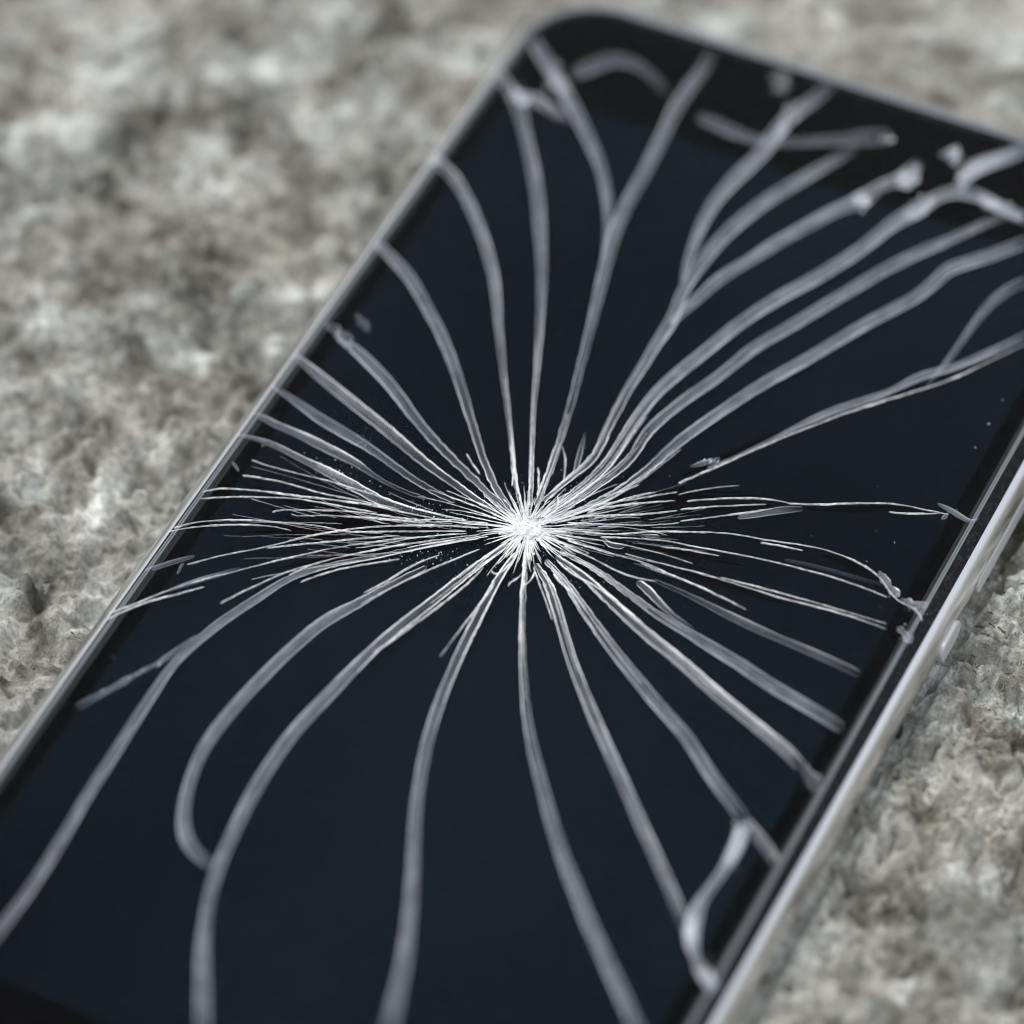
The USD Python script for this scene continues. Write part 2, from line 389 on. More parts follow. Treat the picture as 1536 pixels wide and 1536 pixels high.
# dark reflection in the frame, built as a black band, widest on the right
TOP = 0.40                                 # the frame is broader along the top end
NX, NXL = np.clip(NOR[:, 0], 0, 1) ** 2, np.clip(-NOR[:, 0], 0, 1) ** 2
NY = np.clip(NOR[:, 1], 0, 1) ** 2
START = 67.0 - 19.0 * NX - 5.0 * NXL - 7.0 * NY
arc = lambda t: (R0 - R0 * np.cos(np.radians(t)), -0.15 - R0 + R0 * np.sin(np.radians(t)))
prof = [arc(START + (-90 - START) * q) for q in np.linspace(0, 1, 44) ** 1.15]
p0 = prof[0]
prof = [(p0[0] + 0.10, p0[1] - 0.30), (p0[0] + 0.02, p0[1] - 0.02)] + prof + [(4.5, -7.15), (4.5, -6.4), (2.9, -2.4)]
v, f = sweep(prof[::-1])
put((loc(v), f), 'frame', 'steel', PHONE, smooth=40)
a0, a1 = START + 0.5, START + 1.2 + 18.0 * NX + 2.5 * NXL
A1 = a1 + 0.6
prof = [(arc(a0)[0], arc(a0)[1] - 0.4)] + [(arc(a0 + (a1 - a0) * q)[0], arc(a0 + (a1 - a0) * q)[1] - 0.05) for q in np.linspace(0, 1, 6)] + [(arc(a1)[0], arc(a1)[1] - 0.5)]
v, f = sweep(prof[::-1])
put((loc(v), f), 'black_trim', 'dark_reflection', PHONE, smooth=40)  # added band: a dark reflection given as colour, not a separate part
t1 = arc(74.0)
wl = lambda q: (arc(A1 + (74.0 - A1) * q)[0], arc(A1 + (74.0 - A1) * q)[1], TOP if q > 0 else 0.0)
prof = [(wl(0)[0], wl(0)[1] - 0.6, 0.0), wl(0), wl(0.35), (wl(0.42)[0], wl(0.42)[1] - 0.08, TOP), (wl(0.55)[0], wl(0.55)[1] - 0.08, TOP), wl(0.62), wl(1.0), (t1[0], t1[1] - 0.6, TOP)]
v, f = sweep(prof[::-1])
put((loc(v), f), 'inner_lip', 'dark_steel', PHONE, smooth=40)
GI = t1[0] + 0.15                         # glass inset from the outer outline


def slab(outline, z0, z1, holes=()):
    m = trimesh.creation.extrude_polygon(Polygon(outline, holes), z1 - z0, engine='earcut')
    v = np.array(m.vertices); v[:, 2] += z0
    return loc(v), np.array(m.faces)


v, f = slab(rounded(3.6)[0], -7.13, -6.5)
put((v, f), 'back_cover', 'bezel', PHONE)
DX0, DX1, DY0, DY1 = CX - 30.3, CX + 30.25, -65.8, 52.4
disp = [(DX0, DY0), (DX1, DY0), (DX1, DY1), (DX0, DY1)]
put(slab(disp, -1.6, -0.62), 'display', 'display', PHONE)
GLASS = rounded(GI)[0]; GLASS[:, 1] -= TOP * (GLASS[:, 1] > CY)
PRINT = rounded(GI + 0.32)[0]; PRINT[:, 1] -= TOP * (PRINT[:, 1] > CY)
put(slab(GLASS, -1.4, -0.63, [PRINT]), 'glass_rim', 'rim_glass', PHONE)
put(slab(PRINT, -1.4, -0.61, [[(x + (0.02 if x > 0 else -0.02), y) for x, y in disp]]), 'bezel', 'bezel', PHONE)


def pill(y0, y1, zc, hz, out):
    """a side button: pill outline on the right side, rounded face"""
    L = (y1 - y0) / 2; yc = (y0 + y1) / 2
    o = [(yc + (L - hz) * (1 if math.cos(t) > 0 else -1) + hz * math.cos(t), zc + hz * math.sin(t)) for t in np.linspace(0, 2 * np.pi, 48, endpoint=False) + 0.01]
    o = np.array(o); c = np.array([yc, zc]); rings = []
    x0 = CX + HW
    for s, dx in ((1.0, -0.9), (1.0, out - 0.16), (0.975, out - 0.06), (0.93, out), (0.5, out + 0.01)):
        q = o.copy(); q[:, 0] = yc + (o[:, 0] - yc) * (1 - (1 - s) * hz / L); q[:, 1] = zc + (o[:, 1] - zc) * s
        rings.append(np.c_[np.full(48, x0 + dx), q])
    v = np.vstack(rings + [[[x0 + out + 0.012, yc, zc]]]); f = []
    for i in range(4):
        for q in range(48):
            w = (q + 1) % 48
            f += [[i * 48 + q, i * 48 + w, (i + 1) * 48 + w], [i * 48 + q, (i + 1) * 48 + w, (i + 1) * 48 + q]]
    f += [[4 * 48 + q, 4 * 48 + (q + 1) % 48, 5 * 48] for q in range(48)]
    return loc(v), np.array(f)


put(pill(4.0, 8.6, -4.1, 1.15, 0.36), 'side_button', 'satin', PHONE, smooth=40)
put(pill(13.2, 26.0, -4.3, 1.0, 0.10), 'side_button', 'satin', PHONE, smooth=40)

# ---------------------------------------------------------------- cracks: (x, y, width) along each one, from the impact outwards
C0 = (790, 793)
WIDE = [  # frosted bands; last number: how frosted
 ([(783,762,6),(772,717,8),(767,660,8),(755,560,12),(748,487,16),(743,427,20),(727,362,22),(699,296,23),(672,255,23),(652,240,22),(640,228,18)], 0.85),
 ([(796,762,7),(798,683,8),(800,613,8),(805,560,11),(810,487,15),(813,400,20),(809,333,24),(805,283,25),(795,233,24),(785,187,24),(775,150,28),(752,117,26),(740,101,20)], 0.72),
 ([(775,147,30),(805,149,26),(829,167,22),(852,182,14)], 0.5),
 ([(799,60,28),(832,113,30),(859,160,28),(885,213,25),(902,253,23),(910,293,22),(912,325,18),(909,360,14),(902,415,10)], 0.9),
 ([(803,760,8),(823,710,13),(840,660,13),(853,620,13),(873,540,15),(887,487,18),(900,433,21),(920,353,25),(943,300,26),(962,267,26),(992,207,26),(1024,143,27),(1044,118,26),(1070,76,24)], 0.8),
 ([(815,752,8),(860,712,11),(887,691,14),(913,640,16),(943,583,17),(970,540,19),(990,507,22),(1008,482,24),(1023,440,22),(1053,393,25),(1093,347,26),(1147,303,26),(1200,270,25),(1247,243,22),(1285,222,16)], 0.85),
 ([(1023,424,10),(1040,367,20),(1067,310,25),(1100,270,27),(1140,232,29),(1160,205,31),(1184,175,28),(1224,147,26),(1248,124,24)], 0.95),
 ([(1006,486,12),(1047,447,20),(1087,413,22),(1120,393,22),(1167,363,24),(1213,337,24),(1273,307,25),(1291,302,34),(1306,290,26),(1324,277,22),(1350,270,26),(1362,268,36),(1372,252,26),(1380,240,20)], 1.0),
 ([(812,775,9),(860,740,14),(907,700,18),(940,650,20),(973,603,22),(1013,563,23),(1063,523,23),(1107,487,23),(1163,450,24),(1230,413,24),(1297,370,24),(1347,330,27),(1370,318,32),(1397,300,24),(1431,287,24),(1467,293,26),(1497,310,26),(1545,330,26)], 0.95),
 ([(1436,286,22),(1446,268,26),(1460,252,34),(1497,240,30),(1545,221,28)], 0.95),
 ([(815,778,8),(850,760,10),(900,725,14),(947,687,17),(970,650,19),(1027,600,20),(1080,563,21),(1130,523,21),(1197,483,22),(1263,443,22),(1330,403,22),(1392,373,21),(1424,360,19),(1474,336,18),(1510,322,16)], 0.88),
 ([(818,782,8),(870,765,10),(930,735,13),(977,700,16),(1013,667,19),(1067,627,20),(1133,583,21),(1213,537,22),(1297,487,22),(1392,433,23),(1424,403,24),(1474,387,24),(1545,360,24)], 0.93),
 ([(1060,702,4),(1110,682,5),(1160,658,7),(1195,640,9),(1225,626,13),(1257,613,14),(1300,599,13),(1335,587,11),(1360,574,14),(1384,563,16),(1424,553,14),(1474,533,15),(1545,500,16)], 0.95),
 ([(1390,580,4),(1400,566,8),(1417,547,11),(1451,500,14),(1484,457,18),(1507,437,20),(1545,420,20)], 0.7),
 ([(1106,777,6),(1140,771,12),(1170,765,14),(1205,763,8)], 0.5),
 ([(838,828,7),(880,846,9),(940,888,12),(983,920,14),(1033,950,18),(1100,990,24),(1160,1030,25),(1220,1065,25),(1266,1094,22)], 0.75),
 ([(955,873,12),(972,884,16),(987,903,13),(1008,922,10),(1040,944,6)], 0.95),
 ([(833,835,8),(868,858,13),(900,887,17),(950,934,21),(1017,989,23),(1075,1040,24),(1133,1087,24),(1187,1133,25),(1203,1152,22)], 0.75),
 ([(1200,1148,24),(1214,1165,24),(1228,1188,20)], 0.25),
 ([(818,840,8),(850,876,14),(880,920,19),(930,987,22),(983,1052,24),(1033,1110,25),(1066,1162,25),(1107,1216,26),(1117,1230,24)], 0.75),
 ([(1114,1228,20),(1140,1258,24),(1166,1296,22)], 0.42),
 ([(1119,1233,16),(1110,1256,30),(1098,1284,28),(1082,1310,20),(1066,1332,20),(1050,1354,24),(1041,1378,32),(1037,1410,30),(1044,1440,18),(1054,1458,30),(1078,1488,26)], 1.35),
 ([(803,845,8),(823,877,15),(837,920,18),(853,977,19),(872,1030,20),(890,1074,22),(920,1141,23),(952,1214,24),(980,1276,24),(1008,1339,24),(1030,1394,22)], 0.78),
 ([(789,825,9),(786,870,10),(783,943,11),(786,1024,13),(793,1091,18),(810,1167,23),(827,1231,25),(853,1307,28),(887,1391,30),(920,1464,31),(947,1524,32),(968,1570,32)], 0.8),
 ([(776,828,8),(753,860,13),(727,907,17),(700,960,19),(671,1024,20),(647,1091,21),(632,1157,22),(623,1224,23),(620,1291,25),(616,1357,27),(609,1424,30),(596,1491,34),(580,1560,38)], 0.8),
 ([(765,815,8),(710,853,15),(660,893,17),(600,940,19),(550,983,20),(500,1035,24),(433,1108,25),(383,1183,26),(345,1260,24),(325,1308,24),(312,1358,24),(304,1442,30),(306,1560,32)], 0.88),
 ([(640,850,8),(590,875,12),(543,902,16),(490,930,22),(433,977,23),(387,1023,23),(333,1083,23),(300,1133,23),(282,1183,22),(275,1222,24),(277,1252,28),(292,1278,26),(322,1300,20)], 0.85),
 ([(720,806,5),(640,818,7),(573,833,8),(500,847,10),(437,866,12),(383,899,16),(333,932,17),(290,967,16),(262,993,16),(243,1020,18),(210,1070,20),(167,1137,21),(127,1200,21),(83,1275,22),(42,1338,22),(-24,1424,24)], 0.78),
 ([(297,953,6),(267,973,8),(243,991,11),(232,998,5),(213,1007,11),(204,1012,5),(187,1022,15),(172,1031,9),(150,1042,12),(114,1062,14)], 0.8),
 ([(353,652,6),(400,663,10),(450,687,12),(500,712,18),(533,730,20),(573,752,18),(625,768,12),(700,782,8)], 0.75),
 ([(382,618,6),(400,630,13),(440,648,14),(467,660,18),(500,677,18),(533,693,14),(563,715,8),(640,748,6)], 0.65),
 ([(407,578,6),(440,600,14),(483,630,20),(517,650,20),(550,669,16),(583,693,14),(633,727,12),(683,753,9)], 0.62),
 ([(438,530,10),(483,567,20),(533,607,22),(583,647,22),(633,690,18),(683,727,14),(750,772,8)], 0.6),
 ([(488,482,14),(510,503,18),(527,520,20)], 0.25),
 ([(524,517,18),(560,550,22),(593,587,22),(627,633,19),(667,677,16),(712,720,14),(765,772,9)], 0.8),
 ([(564,362,18),(585,384,22),(607,407,23),(640,460,22),(667,513,21),(687,567,19),(707,633,16),(723,683,14),(743,730,13),(772,772,9)], 0.82),
 ([(533,470,14),(544,483,16),(554,498,8)], 0.35),
 ([(858,114,24),(890,99,30),(925,88,28),(955,97,24),(985,120,22),(1002,144,18)], 0.35),
 ([(1046,175,22),(1090,193,26),(1124,207,22),(1174,213,20),(1257,210,22),(1310,206,32),(1338,206,26)], 0.38),
 ([(1166,106,24),(1170,124,34),(1176,140,24)], 0.5),
 ([(1430,220,26),(1430,236,32),(1428,246,24)], 0.75),
 ([(1342,895,7),(1350,890,9)], 0.9),
 ([(1318,856,8),(1328,870,14),(1338,884,14),(1350,894,9)], 0.9),
 ([(1350,898,6),(1362,906,16),(1380,911,20),(1394,905,10)], 0.6),
 ([(1346,940,8),(1356,950,16),(1368,964,10)], 0.75),
 ([(1406,755,4),(1420,762,9),(1436,771,10),(1448,779,9),(1457,787,6),(1468,778,3)], 1.0),
 ([(1412,780,3),(1418,774,8),(1424,769,5)], 0.9),
 ([(862,712,7),(868,686,10),(874,662,7),(878,648,2)], 0.85),
 ([(1035,700,4),(1050,696,10),(1066,693,12),(1080,686,5)], 1.0),
 ([(1357,323,14),(1375,316,26),(1397,300,20)], 1.6), ([(1440,272,20),(1462,252,26),(1500,239,22),(1545,221,20)], 1.5), ([(1470,294,16),(1497,310,18),(1536,326,18)], 1.5),
 ([(1282,308,18),(1292,302,26),(1302,294,18)], 1.7), ([(1345,272,18),(1366,268,26),(1378,246,14)], 1.7), ([(772,138,16),(780,148,24),(788,156,12)], 1.6), ([(826,105,14),(838,122,22),(850,142,18)], 1.4), ([(1163,206,20),(1172,192,24),(1182,178,20)], 1.4),
 ([(1114,1242,16),(1102,1276,22),(1090,1298,14)], 1.7), ([(1043,1372,18),(1037,1398,24),(1040,1420,16)], 1.7), ([(1050,1450,16),(1060,1470,20),(1074,1482,16)], 1.5), ([(1410,236,10),(1424,228,18),(1436,240,20)], 1.4), ([(506,505,8),(516,512,14),(526,522,16)], 1.0),
 ([(217,857,6),(250,846,9),(293,834,5)], 0.7),
 ([(266,862,3),(270,853,6),(277,844,3)], 0.9),
 ([(252,886,4),(300,870,9),(362,853,6)], 0.85),
 ([(348,692,4),(353,698,6),(358,708,4)], 1.0),
 ([(903,806,5),(930,820,9),(938,818,7)], 1.0),
 ([(960,803,5),(975,806,9),(990,806,8)], 0.9),
]
SMOKE = [([(980,870,6),(1033,893,9),(1087,920,14),(1125,938,16),(1167,957,14),(1233,985,16),(1290,1012,14)], 0.28),
         ([(1177,840,5),(1233,852,6),(1290,868,6),(1327,878,4)], 0.25)]
HAIR = [
 [(1017,725),(1091,693),(1174,657),(1241,630),(1307,607),(1387,583),(1424,570),(1474,547),(1545,513)],
 [(1020,782),(1067,776),(1117,770),(1160,763)],
 [(1180,755),(1233,757),(1280,755),(1327,755),(1367,760),(1400,767),(1424,772)],
 [(1030,752),(1050,750),(1100,747),(1140,748),(1183,754)],
 [(1333,768),(1370,771),(1410,770)],
 [(873,798),(930,801),(993,797),(1087,800),(1150,810),(1217,820),(1260,832),(1293,847),(1323,870),(1343,898),(1377,917),(1384,932)],
 [(1140,814),(1170,819),(1205,826)],
 [(900,806),(990,810),(1043,820),(1133,837),(1217,857),(1277,875),(1332,896)],
 [(937,830),(983,843),(1050,860),(1100,875),(1183,900),(1250,917),(1330,944)],
 [(1080,866),(1150,884),(1233,907),(1330,936)],
 [(960,845),(1000,860),(1060,885),(1120,915)],
 [(163,920),(217,900),(260,883),(317,866),(367,853),(433,837),(500,822),(567,812),(612,807),(700,800)],
 [(160,930),(210,907),(260,893),(307,880)],
 [(280,847),(333,833),(400,820),(467,803),(567,790),(640,788),(720,792)],
 [(250,798),(300,790),(350,787),(400,789),(437,796)],
 [(260,792),(307,782),(347,780),(400,782),(473,788),(527,798),(612,797),(700,797)],
 [(303,738),(333,733),(383,736),(433,742),(500,750),(567,760),(612,770),(700,785)],
 [(300,748),(367,745),(433,747),(500,757),(560,768)],
 [(408,769),(412,766),(420,765),(467,765),(533,768),(600,777),(680,786)],
 [(436,771),(440,774),(483,773),(567,778),(640,784)],
 [(377,690),(417,703),(467,715),(500,723),(560,742),(620,762),(700,780)],
 [(363,713),(417,722),(483,740),(533,750),(600,764)],
 [(433,863),(465,848),(500,838),(567,824),(640,812),(720,802)],
 [(450,873),(480,862),(517,852),(573,843),(600,838)],
 [(330,905),(380,880),(430,858),(470,846)],
 [(540,908),(580,885),(620,866),(660,848),(720,824)],
 [(545,890),(580,872),(615,850),(660,832)],
 [(400,822),(470,815),(540,808),(600,803)],
 [(560,980),(600,952),(660,908),(705,872),(726,850)],
 [(660,985),(690,945),(720,905),(738,882),(742,868)],
 [(735,855),(745,862),(755,856),(766,842)],
 [(762,880),(766,872),(778,868),(782,860)],
 [(782,880),(796,870),(800,864),(802,856)],
 [(800,850),(806,868),(818,900),(828,930)],
 [(830,860),(842,876),(860,890),(880,915)],
 [(873,760),(930,752),(1017,738)],
 [(860,770),(940,757),(1014,751)],
 [(850,775),(930,773),(1017,766)],
 [(850,784),(893,786),(960,788),(1020,784)],
 [(860,805),(910,812),(990,830),(1040,846)],
 [(850,810),(900,826),(960,842),(1000,858)],
 [(845,818),(890,838),(940,862),(985,872)],
 [(880,770),(950,745),(985,738)],
 [(905,745),(930,738),(960,727)],
 [(835,840),(860,862),(895,880),(925,905)],
 [(1017,742),(1060,733),(1110,728)],
 [(1020,765),(1080,759),(1150,757)],
 [(990,820),(1030,825),(1080,834)],
 [(700,680),(712,700),(720,712)],
 [(766,668),(770,700),(768,730)],
 [(846,720),(848,690),(842,668)],
 [(806,745),(808,720),(807,700)],
 [(832,765),(838,752),(836,742)],
]
DARK = [[(1020,716,12),(1060,699,14),(1110,678,14),(1160,655,14),(1204,638,8)],
        [(1210,764,8),(1270,764,11),(1340,764,10),(1400,769,6)],
        [(1318,598,6),(1332,591,11),(1352,585,6)],
        [(560,892,8),(590,878,10),(630,858,9),(660,842,5)],
        [(440,872,6),(480,855,9),(530,843,10),(600,826,6)],
        [(640,782,5),(560,776,10),(480,782,10),(420,774,5)],
        [(560,798,6),(480,798,12),(400,803,8)],
        [(1010,760,6),(1060,763,12),(1120,760,10),(1170,758,5)],
        [(930,758,5),(1000,745,12),(1040,737,10),(1090,738,4)],
        [(900,775,3),(960,771,6),(1015,770,8),(1060,770,4)],
        [(890,793,3),(960,793,6),(1030,791,6)],
        [(720,790,5),(620,792,16),(520,790,22),(430,792,18),(350,800,6)],
        [(700,776,4),(600,772,14),(500,760,18),(420,742,16),(360,720,6)],
        [(690,806,4),(600,818,12),(500,836,14),(420,850,8)],
        [(870,775,4),(930,764,14),(1010,752,18),(1080,746,10),(1140,742,4)],
        [(880,812,3),(960,822,10),(1040,834,12),(1120,850,5)],
        [(1000,850,3),(1060,868,9),(1130,892,8),(1200,912,3)],
        [(1230,832,4),(1270,846,12),(1300,866,14),(1320,886,6)]]


def resample(pts, step=3.0):
    p = np.asarray(pts, float)
    from scipy.interpolate import PchipInterpolator
    s = np.r_[0, np.cumsum(np.hypot(*np.diff(p[:, :2], axis=0).T))]
    u = np.linspace(0, s[-1], max(4, int(s[-1] / step)))
    # centripetal-like smooth path: cubic through the points with limited overshoot
    return np.stack([PchipInterpolator(s, p[:, k])(u) for k in range(p.shape[1])], 1), u


_seed = [0]


def ribbon(pts, cols, depth, frost, jitter=0.25, rag=0.6, z_top=-0.012, flip=False, arch=0.0, soft=30, band=False, ends=0.0):
    """A fracture face: a curved sheet running from the top of the glass down through it, with a ragged outline."""
    _seed[0] += 1
    p, u = resample(pts)
    c, w = p[:, :2].copy(), p[:, 2].copy()
    if u[-1] < 60:
        soft = min(soft, 4)
    for _ in range(soft):                                # soften the knots of the path
        c[1:-1] = 0.25 * c[:-2] + 0.5 * c[1:-1] + 0.25 * c[2:]
    for _ in range(soft // 3):
        w[1:-1] = 0.25 * w[:-2] + 0.5 * w[1:-1] + 0.25 * w[2:]
    t = np.gradient(c, axis=0); t /= np.maximum(np.linalg.norm(t, axis=1, keepdims=True), 1e-9)
    n = np.c_[-t[:, 1], t[:, 0]]
    r = np.hypot(c[:, 0] - C0[0], c[:, 1] - C0[1])
    if band:                                             # the blur of the lens adds to the width seen in the photograph
        blur = np.abs(c[:, 1] - 820) * 0.033
        w = np.sqrt(np.maximum(w ** 2 - (0.62 * blur) ** 2, (0.6 * w) ** 2)) * 0.80
    q = np.c_[u, np.full(len(u), _seed[0] * 3.17), np.zeros(len(u))]
    c = c + n * ((meshkit.fbm(q / [40, 1, 1], 3, 5) - 0.5) * 2 * jitter * (0.45 if band else 1) * np.sqrt(np.clip(w, 2, 20)))[:, None]
    fine = lambda o, sd: (meshkit.fbm((q + o) / [7, 1, 1], 3, sd) - 0.5) * 2
    if u[-1] < 60:
        wl, wr = w * (1 + 1.1 * fine(50, 6)), w * (1 + 1.1 * fine(90, 7))
    else:
        if band:
            rag = rag * (0.12 + np.exp(-(r / 280.0) ** 2))
        wl, wr = w + 2 * rag * fine(50, 6) * np.sqrt(np.clip(w, 1, 9)), w + 2 * rag * fine(90, 7) * np.sqrt(np.clip(w, 1, 9))
    wl, wr = np.maximum(wl, 0.3 * w), np.maximum(wr, 0.3 * w)
    taper = np.clip(np.minimum(u, u[-1] - u) / np.maximum(2.0, np.maximum(0.35 * w, ends * u[-1])), 0.05, 1)
    vs = np.linspace(0, 1, cols)
    verts, uvs, fr, ri = [], [], [], []
    near = np.exp(-(r / 75.0) ** 2)
    for j, a in enumerate(vs):
        sd = (a - 0.5)
        off = np.where(sd < 0, sd * wl, sd * wr) * taper
        px = c + n * off[:, None]
        aa = 1 - a if flip else a
        z = z_top - depth * (aa ** 1.3) + arch * (1 - (2 * a - 1) ** 2)
        z = z + 0.06 * depth * (meshkit.fbm(np.c_[u / 14.0, np.full(len(u), a * 5 + _seed[0]), np.zeros(len(u))], 3, 8) - 0.5) * (0 < j < cols - 1)
        xy = to_plane(px, z)
        verts.append(np.c_[xy, np.broadcast_to(z, len(xy))])
        uvs.append(np.c_[u / 16.0, np.full(len(u), aa)])
        clear = 1 - 0.72 * np.exp(-((r - 160) / 110.0) ** 2) if band else 1.0
        fade = np.clip((u[-1] - u) / 60.0, 0.10, 1) if band and u[-1] > 90 else 1.0
        fr.append(np.clip(frost * clear * fade + near * 0.9, 0, 2.0))
        ri.append(np.clip(0.42 + 1.7 * np.exp(-(r / 250.0) ** 2), 0, 2.0) * (0.4 + 0.6 * frost))
    m = len(c)
    V = np.vstack(verts); f = []
    i = np.arange(m - 1)
    for j in range(cols - 1):
        f.append(np.stack([j * m + i, (j + 1) * m + i, (j + 1) * m + i + 1, j * m + i + 1], 1))
    return loc(V), np.vstack(f), np.vstack(uvs), np.concatenate(fr), np.concatenate(ri), c, w, n, r


cuts = []
strands = []
for pts, fr in WIDE:
    v, f, uv, d, ri, c, w, n, r = ribbon(pts, 11, 0.46, fr, flip=random.random() < 0.5, band=True)
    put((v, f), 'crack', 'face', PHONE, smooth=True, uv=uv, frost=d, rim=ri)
    if np.hypot(pts[-1][0] - pts[0][0], pts[-1][1] - pts[0][1]) > 260:
        cuts.append(np.array([q[:2] for q in pts], float))
    if r[0] < 130 and len(c) > 40:                         # single splinters that run along inside the band
        flat = abs(c[30][1] - C0[1]) < 0.6 * abs(c[30][0] - C0[0])
        for _ in range(4 if flat else 3):
            i0 = int(rng.uniform(0, 14)); i1 = i0 + int(rng.uniform(25, 75 if flat else 95))
            i1 = min(i1, len(c) - 2)
            ks = np.unique(np.linspace(i0, i1, 7).astype(int))
            o = rng.uniform(-0.55, 0.55); o2 = o + rng.normal(0, 0.12)
            strands.append([(*(c[q] + n[q] * w[q] * (o + (o2 - o) * e)), rng.uniform(1.3, 2.6) * (1 - 0.5 * e)) for q, e in zip(ks, np.linspace(0, 1, len(ks)))])
for pts, fr in SMOKE:
    v, f, uv, d, ri, *_ = ribbon(pts, 7, 0.46, fr, band=True)
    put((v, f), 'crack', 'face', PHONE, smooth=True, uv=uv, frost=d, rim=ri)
for pts in DARK:  # shade inside the fractures, painted as black ribbons under the glass
    v, f, *_ = ribbon(pts, 5, 0.10, 1, z_top=-0.48, ends=0.35)
    put((v, f), 'dark_gap', 'dark', PHONE, smooth=True)
for pts in HAIR:
    w = np.random.default_rng(len(pts) * 7 + pts[0][0]).uniform(1.7, 3.3, len(pts)); w[-1] *= 0.6
    v, f, uv, d, ri, *_ = ribbon([(*a, b) for a, b in zip(pts, w)], 3, 0.12, 0.70, jitter=0.45, rag=0.35, soft=10)
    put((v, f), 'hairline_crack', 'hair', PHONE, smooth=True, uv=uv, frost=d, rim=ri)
for pts in strands:
    v, f, uv, d, ri, *_ = ribbon(pts, 3, 0.12, rng.uniform(0.6, 1.0), jitter=0.4, rag=0.3, soft=10)
    put((v, f), 'splinter', 'hair', PHONE, smooth=True, uv=uv, frost=d, rim=ri)
# the burst of fine splinters round the impact
for k in range(95):
    a = rng.uniform(0, 2 * math.pi)
    hor = abs(math.cos(a)) ** 3
    r0 = rng.uniform(1, 24) + 60 * hor * rng.uniform() ** 2
    ln = rng.uniform(18, 55) + hor * rng.uniform(10, 130)
    if rng.uniform() < 0.35 and hor > 0.5:
        r0 += rng.uniform(30, 120)
    bend = rng.normal(0, 0.06)
    pp = []
    for s in np.linspace(0, 1, 5):
        rr = r0 + ln * s; aa = a + bend * s * (0.4 + 0.6 * s) + rng.normal(0, 0.006)
        ky = 0.62
        pp.append((C0[0] + rr * math.cos(aa), C0[1] + rr * math.sin(aa) * (ky + (1 - ky) * (1 - hor)), rng.uniform(1.4, 2.8) * (1 - 0.55 * s)))
    v, f, uv, d, ri, *_ = ribbon(pp, 3, 0.10, rng.uniform(0.45, 0.85), jitter=0.5, rag=0.35, soft=6)
    put((v, f), 'splinter', 'hair', PHONE, smooth=True, uv=uv, frost=d, rim=ri)


for k in range(64):                                        # short stout splinters of the white star itself
    a = 2 * math.pi * (k + rng.uniform(-0.4, 0.4)) / 64
    ln = rng.uniform(18, 52) * (1 + 0.4 * abs(math.cos(a)))
    w0 = rng.uniform(2.6, 5.0)
    pp = [(C0[0] + (4 + ln * q) * math.cos(a + 0.1 * q * math.sin(k * 7.0)), C0[1] + (4 + ln * q) * math.sin(a + 0.1 * q * math.sin(k * 7.0)) * 0.85, w0 * (1 - 0.85 * q)) for q in np.linspace(0, 1, 5)]
    v, f, uv, d, ri, *_ = ribbon(pp, 3, 0.12, 1.3, jitter=0.35, rag=0.3, soft=4, z_top=rng.uniform(0.0, 0.06))
    d = d * 0.6
    put((v, f), 'white_splinter', 'hair', PHONE, smooth=True, uv=uv, frost=d, rim=ri)
for k in range(70):                                       # dense fine hairlines in the dark wedges left and right of the impact
    left = rng.uniform() < 0.6
    a = (math.pi if left else 0.0) + rng.normal(0.0, 0.12)
    r0 = rng.uniform(40, 330 if left else 190)
    ln = rng.uniform(40, 170 if left else 110)
    bend = (0.10 if left else -0.05) * rng.normal(0.3, 0.25)
    pp = []
    for q in np.linspace(0, 1, 6):
        rr = r0 + ln * q; aa = a + bend * q
        pp.append((C0[0] + rr * math.cos(aa), C0[1] + rr * math.sin(aa) + (6 if left else 0) * math.sin(rr / 90.0), rng.uniform(0.9, 1.7) * (1 - 0.4 * q)))
    v, f, uv, d, ri, *_ = ribbon(pp, 3, 0.10, rng.uniform(0.12, 0.5), jitter=0.6, rag=0.3, soft=5)
    put((v, f), 'fine_hairline', 'hair', PHONE, smooth=True, uv=uv, frost=d, rim=ri)


# crushed white glass heaped at the point of impact, and chips along the shattered cracks
def shard(size):
    p = rng.normal(size=(7, 3)); p /= np.linalg.norm(p, axis=1, keepdims=True)
    m = trimesh.convex.convex_hull(p * np.array([1, rng.uniform(0.3, 0.8), rng.uniform(0.15, 0.5)]) * size)
    m.apply_transform(trimesh.transformations.random_rotation_matrix(rng.uniform(size=3)))
    return np.array(m.vertices), np.array(m.faces)


def heap(spots, name, label=None, extra=()):
    fv, ff, off = [], [], 0
    for (px, py), size, z in spots:
        v, f = shard(size)
        xy = to_plane([(px, py)], z)[0]
        fv.append(v + [xy[0], xy[1], z]); ff.append(f + off); off += len(v)
    for v, f in extra:
        fv.append(v); ff.append(f + off); off += len(v)
    p = put((loc(np.vstack(fv)), np.vstack(ff)), name, 'crush', PHONE)
    tag(p, kind='stuff')
    if label:
        tag(p, label=label)


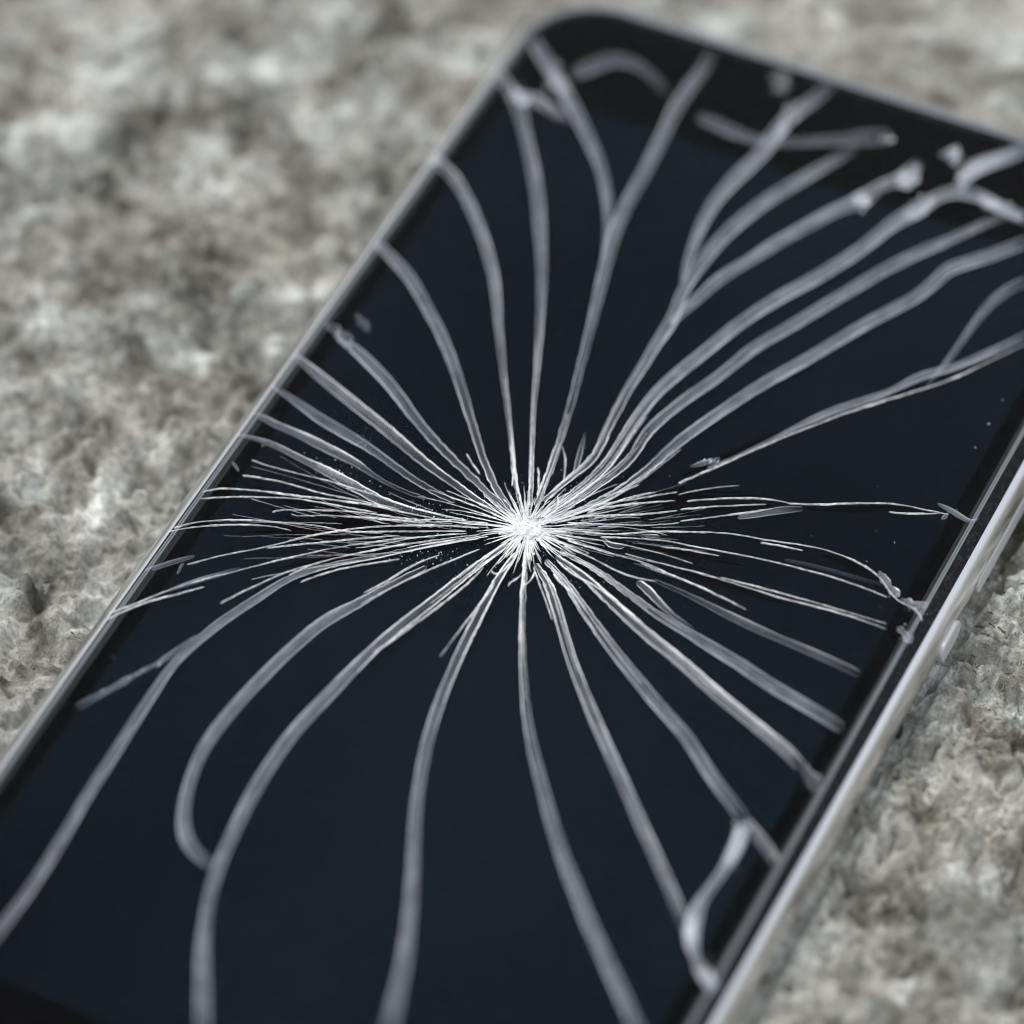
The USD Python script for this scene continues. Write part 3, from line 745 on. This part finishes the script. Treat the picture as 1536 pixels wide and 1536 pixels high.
sp = []
for _ in range(520):
    r = abs(rng.normal(0, 17)); a = rng.uniform(0, 6.283)
    sp.append(((C0[0] + 3 + r * math.cos(a) * 1.15, C0[1] + r * math.sin(a)), rng.uniform(0.07, 0.24), max(0.03, 0.34 - r * 0.012) * rng.uniform(0.5, 1)))
dome_mesh = trimesh.creation.icosphere(subdivisions=4)
dv = np.array(dome_mesh.vertices)
dv *= (0.55 + 0.9 * meshkit.fbm(dv * 3.1 + 9, 3, 12))[:, None]
dc = to_plane([(C0[0] + 3, C0[1] + 1)], 0)[0]
heap(sp, 'crushed_glass', 'white crushed glass at the point of impact', [(dv * [1.0, 0.95, 0.22] + [dc[0], dc[1], 0.02], np.array(dome_mesh.faces))])
sp = []
for x, y, sx, sy, n, s in ((535, 727, 40, 10, 34, 0.12), (590, 752, 34, 8, 26, 0.11), (655, 775, 26, 12, 60, 0.11), (500, 712, 18, 8, 30, 0.08), (640, 835, 32, 7, 60, 0.08), (700, 860, 10, 6, 14, 0.08),
                          (870, 760, 30, 22, 90, 0.08), (850, 845, 30, 22, 80, 0.08), (400, 665, 14, 6, 16, 0.07), (548, 660, 6, 10, 18, 0.08), (900, 700, 40, 22, 14, 0.06), (780, 860, 50, 12, 24, 0.06),
                          (720, 770, 30, 16, 120, 0.08), (830, 790, 26, 14, 130, 0.09), (790, 760, 18, 14, 90, 0.09)):
    for _ in range(n):
        dx = rng.normal(0, 1)
        sp.append(((x + dx * sx, y + rng.normal(0, 1) * sy + dx * sx * (0.5 if x in (535, 590, 500, 655) else 0)), s * rng.uniform(0.3, 1.25), 0.015))
for x, y, sx, sy, n, s in ((1291, 303, 9, 8, 14, 0.42), (1358, 270, 12, 10, 18, 0.42), (1430, 234, 8, 8, 10, 0.42), (1446, 268, 9, 10, 12, 0.36), (1490, 308, 20, 8, 16, 0.32), (1392, 302, 16, 7, 12, 0.3), (1184, 172, 14, 16, 12, 0.34),
                          (778, 146, 12, 8, 14, 0.4), (834, 120, 8, 20, 14, 0.34), (1330, 206, 10, 6, 8, 0.34), (1104, 1265, 7, 20, 16, 0.32), (1040, 1396, 8, 20, 18, 0.34), (1060, 1462, 10, 12, 12, 0.32), (215, 1006, 26, 3, 16, 0.2),
                          (1345, 890, 12, 9, 10, 0.11), (1376, 914, 16, 6, 10, 0.11), (1356, 952, 9, 9, 10, 0.12), (1436, 772, 18, 8, 14, 0.10), (1064, 694, 10, 3, 10, 0.16), (508, 502, 10, 12, 10, 0.2), (652, 240, 6, 8, 8, 0.3)):
    for _ in range(n):
        dx = rng.normal(0, 0.7)
        sp.append(((x + dx * sx, y + rng.normal(0, 0.7) * sy - (dx * sx * 0.5 if x == 215 else 0)), s * rng.uniform(0.35, 1.0), 0.03))
for x, y, s in ((1314, 797, 0.07), (1342, 814, 0.12), (1217, 804, 0.06), (1300, 842, 0.08), (1463, 671, 0.16), (1483, 636, 0.16), (1504, 600, 0.12), (1357, 818, 0.05), (1024, 640, 0.05), (1300, 905, 0.05), (1320, 912, 0.05),
                (167, 985, 0.07), (172, 988, 0.07), (180, 972, 0.05), (878, 672, 0.07), (842, 705, 0.10), (377, 728, 0.06), (310, 826, 0.05), (312, 832, 0.05), (357, 824, 0.05), (1105, 830, 0.07), (1098, 829, 0.05), (298, 918, 0.05)):
    sp.append(((x, y), s, 0.02))
for _ in range(260):
    sp.append(((rng.uniform(150, 1380), rng.uniform(420, 1130)), rng.uniform(0.015, 0.045), 0.0))
heap(sp, 'glass_chips', 'tiny white glass chips along the cracks')

# ---------------------------------------------------------------- the cover glass, broken into pieces by the long cracks
outline = Polygon(GLASS)
lines = [outline.exterior]
c0 = to_plane([C0], 0)[0]
for c in cuts:
    q = to_plane(c, -0.2)
    if np.hypot(*(q[0] - c0)) < 9:
        q = np.vstack([c0, q])
    d = q[-1] - q[-2]; d /= np.linalg.norm(d)
    q = np.vstack([q, q[-1] + d * 40])
    ls = LineString(q)
    cut = ls.intersection(outline.buffer(0.5))
    if cut.geom_type != 'LineString':
        cut = max(cut.geoms, key=lambda s_: s_.length)
    lines.append(cut)
for poly in polygonize(unary_union(lines)):
    poly = poly.intersection(outline).buffer(-0.012)
    for g in getattr(poly, 'geoms', [poly]):
        if g.area < 0.8:
            continue
        g = g.simplify(0.01)
        m = trimesh.creation.extrude_polygon(g, 0.55, engine='earcut')
        v = np.array(m.vertices); v[:, 2] -= 0.555
        ce = np.array(g.centroid.coords[0]); sl = rng.normal(0, 0.0012, 2)
        v[:, 2] += np.clip((v[:, :2] - ce) @ sl, -0.03, 0.03)
        put((loc(v), np.array(m.faces)), 'glass_shard', 'glass', PHONE)
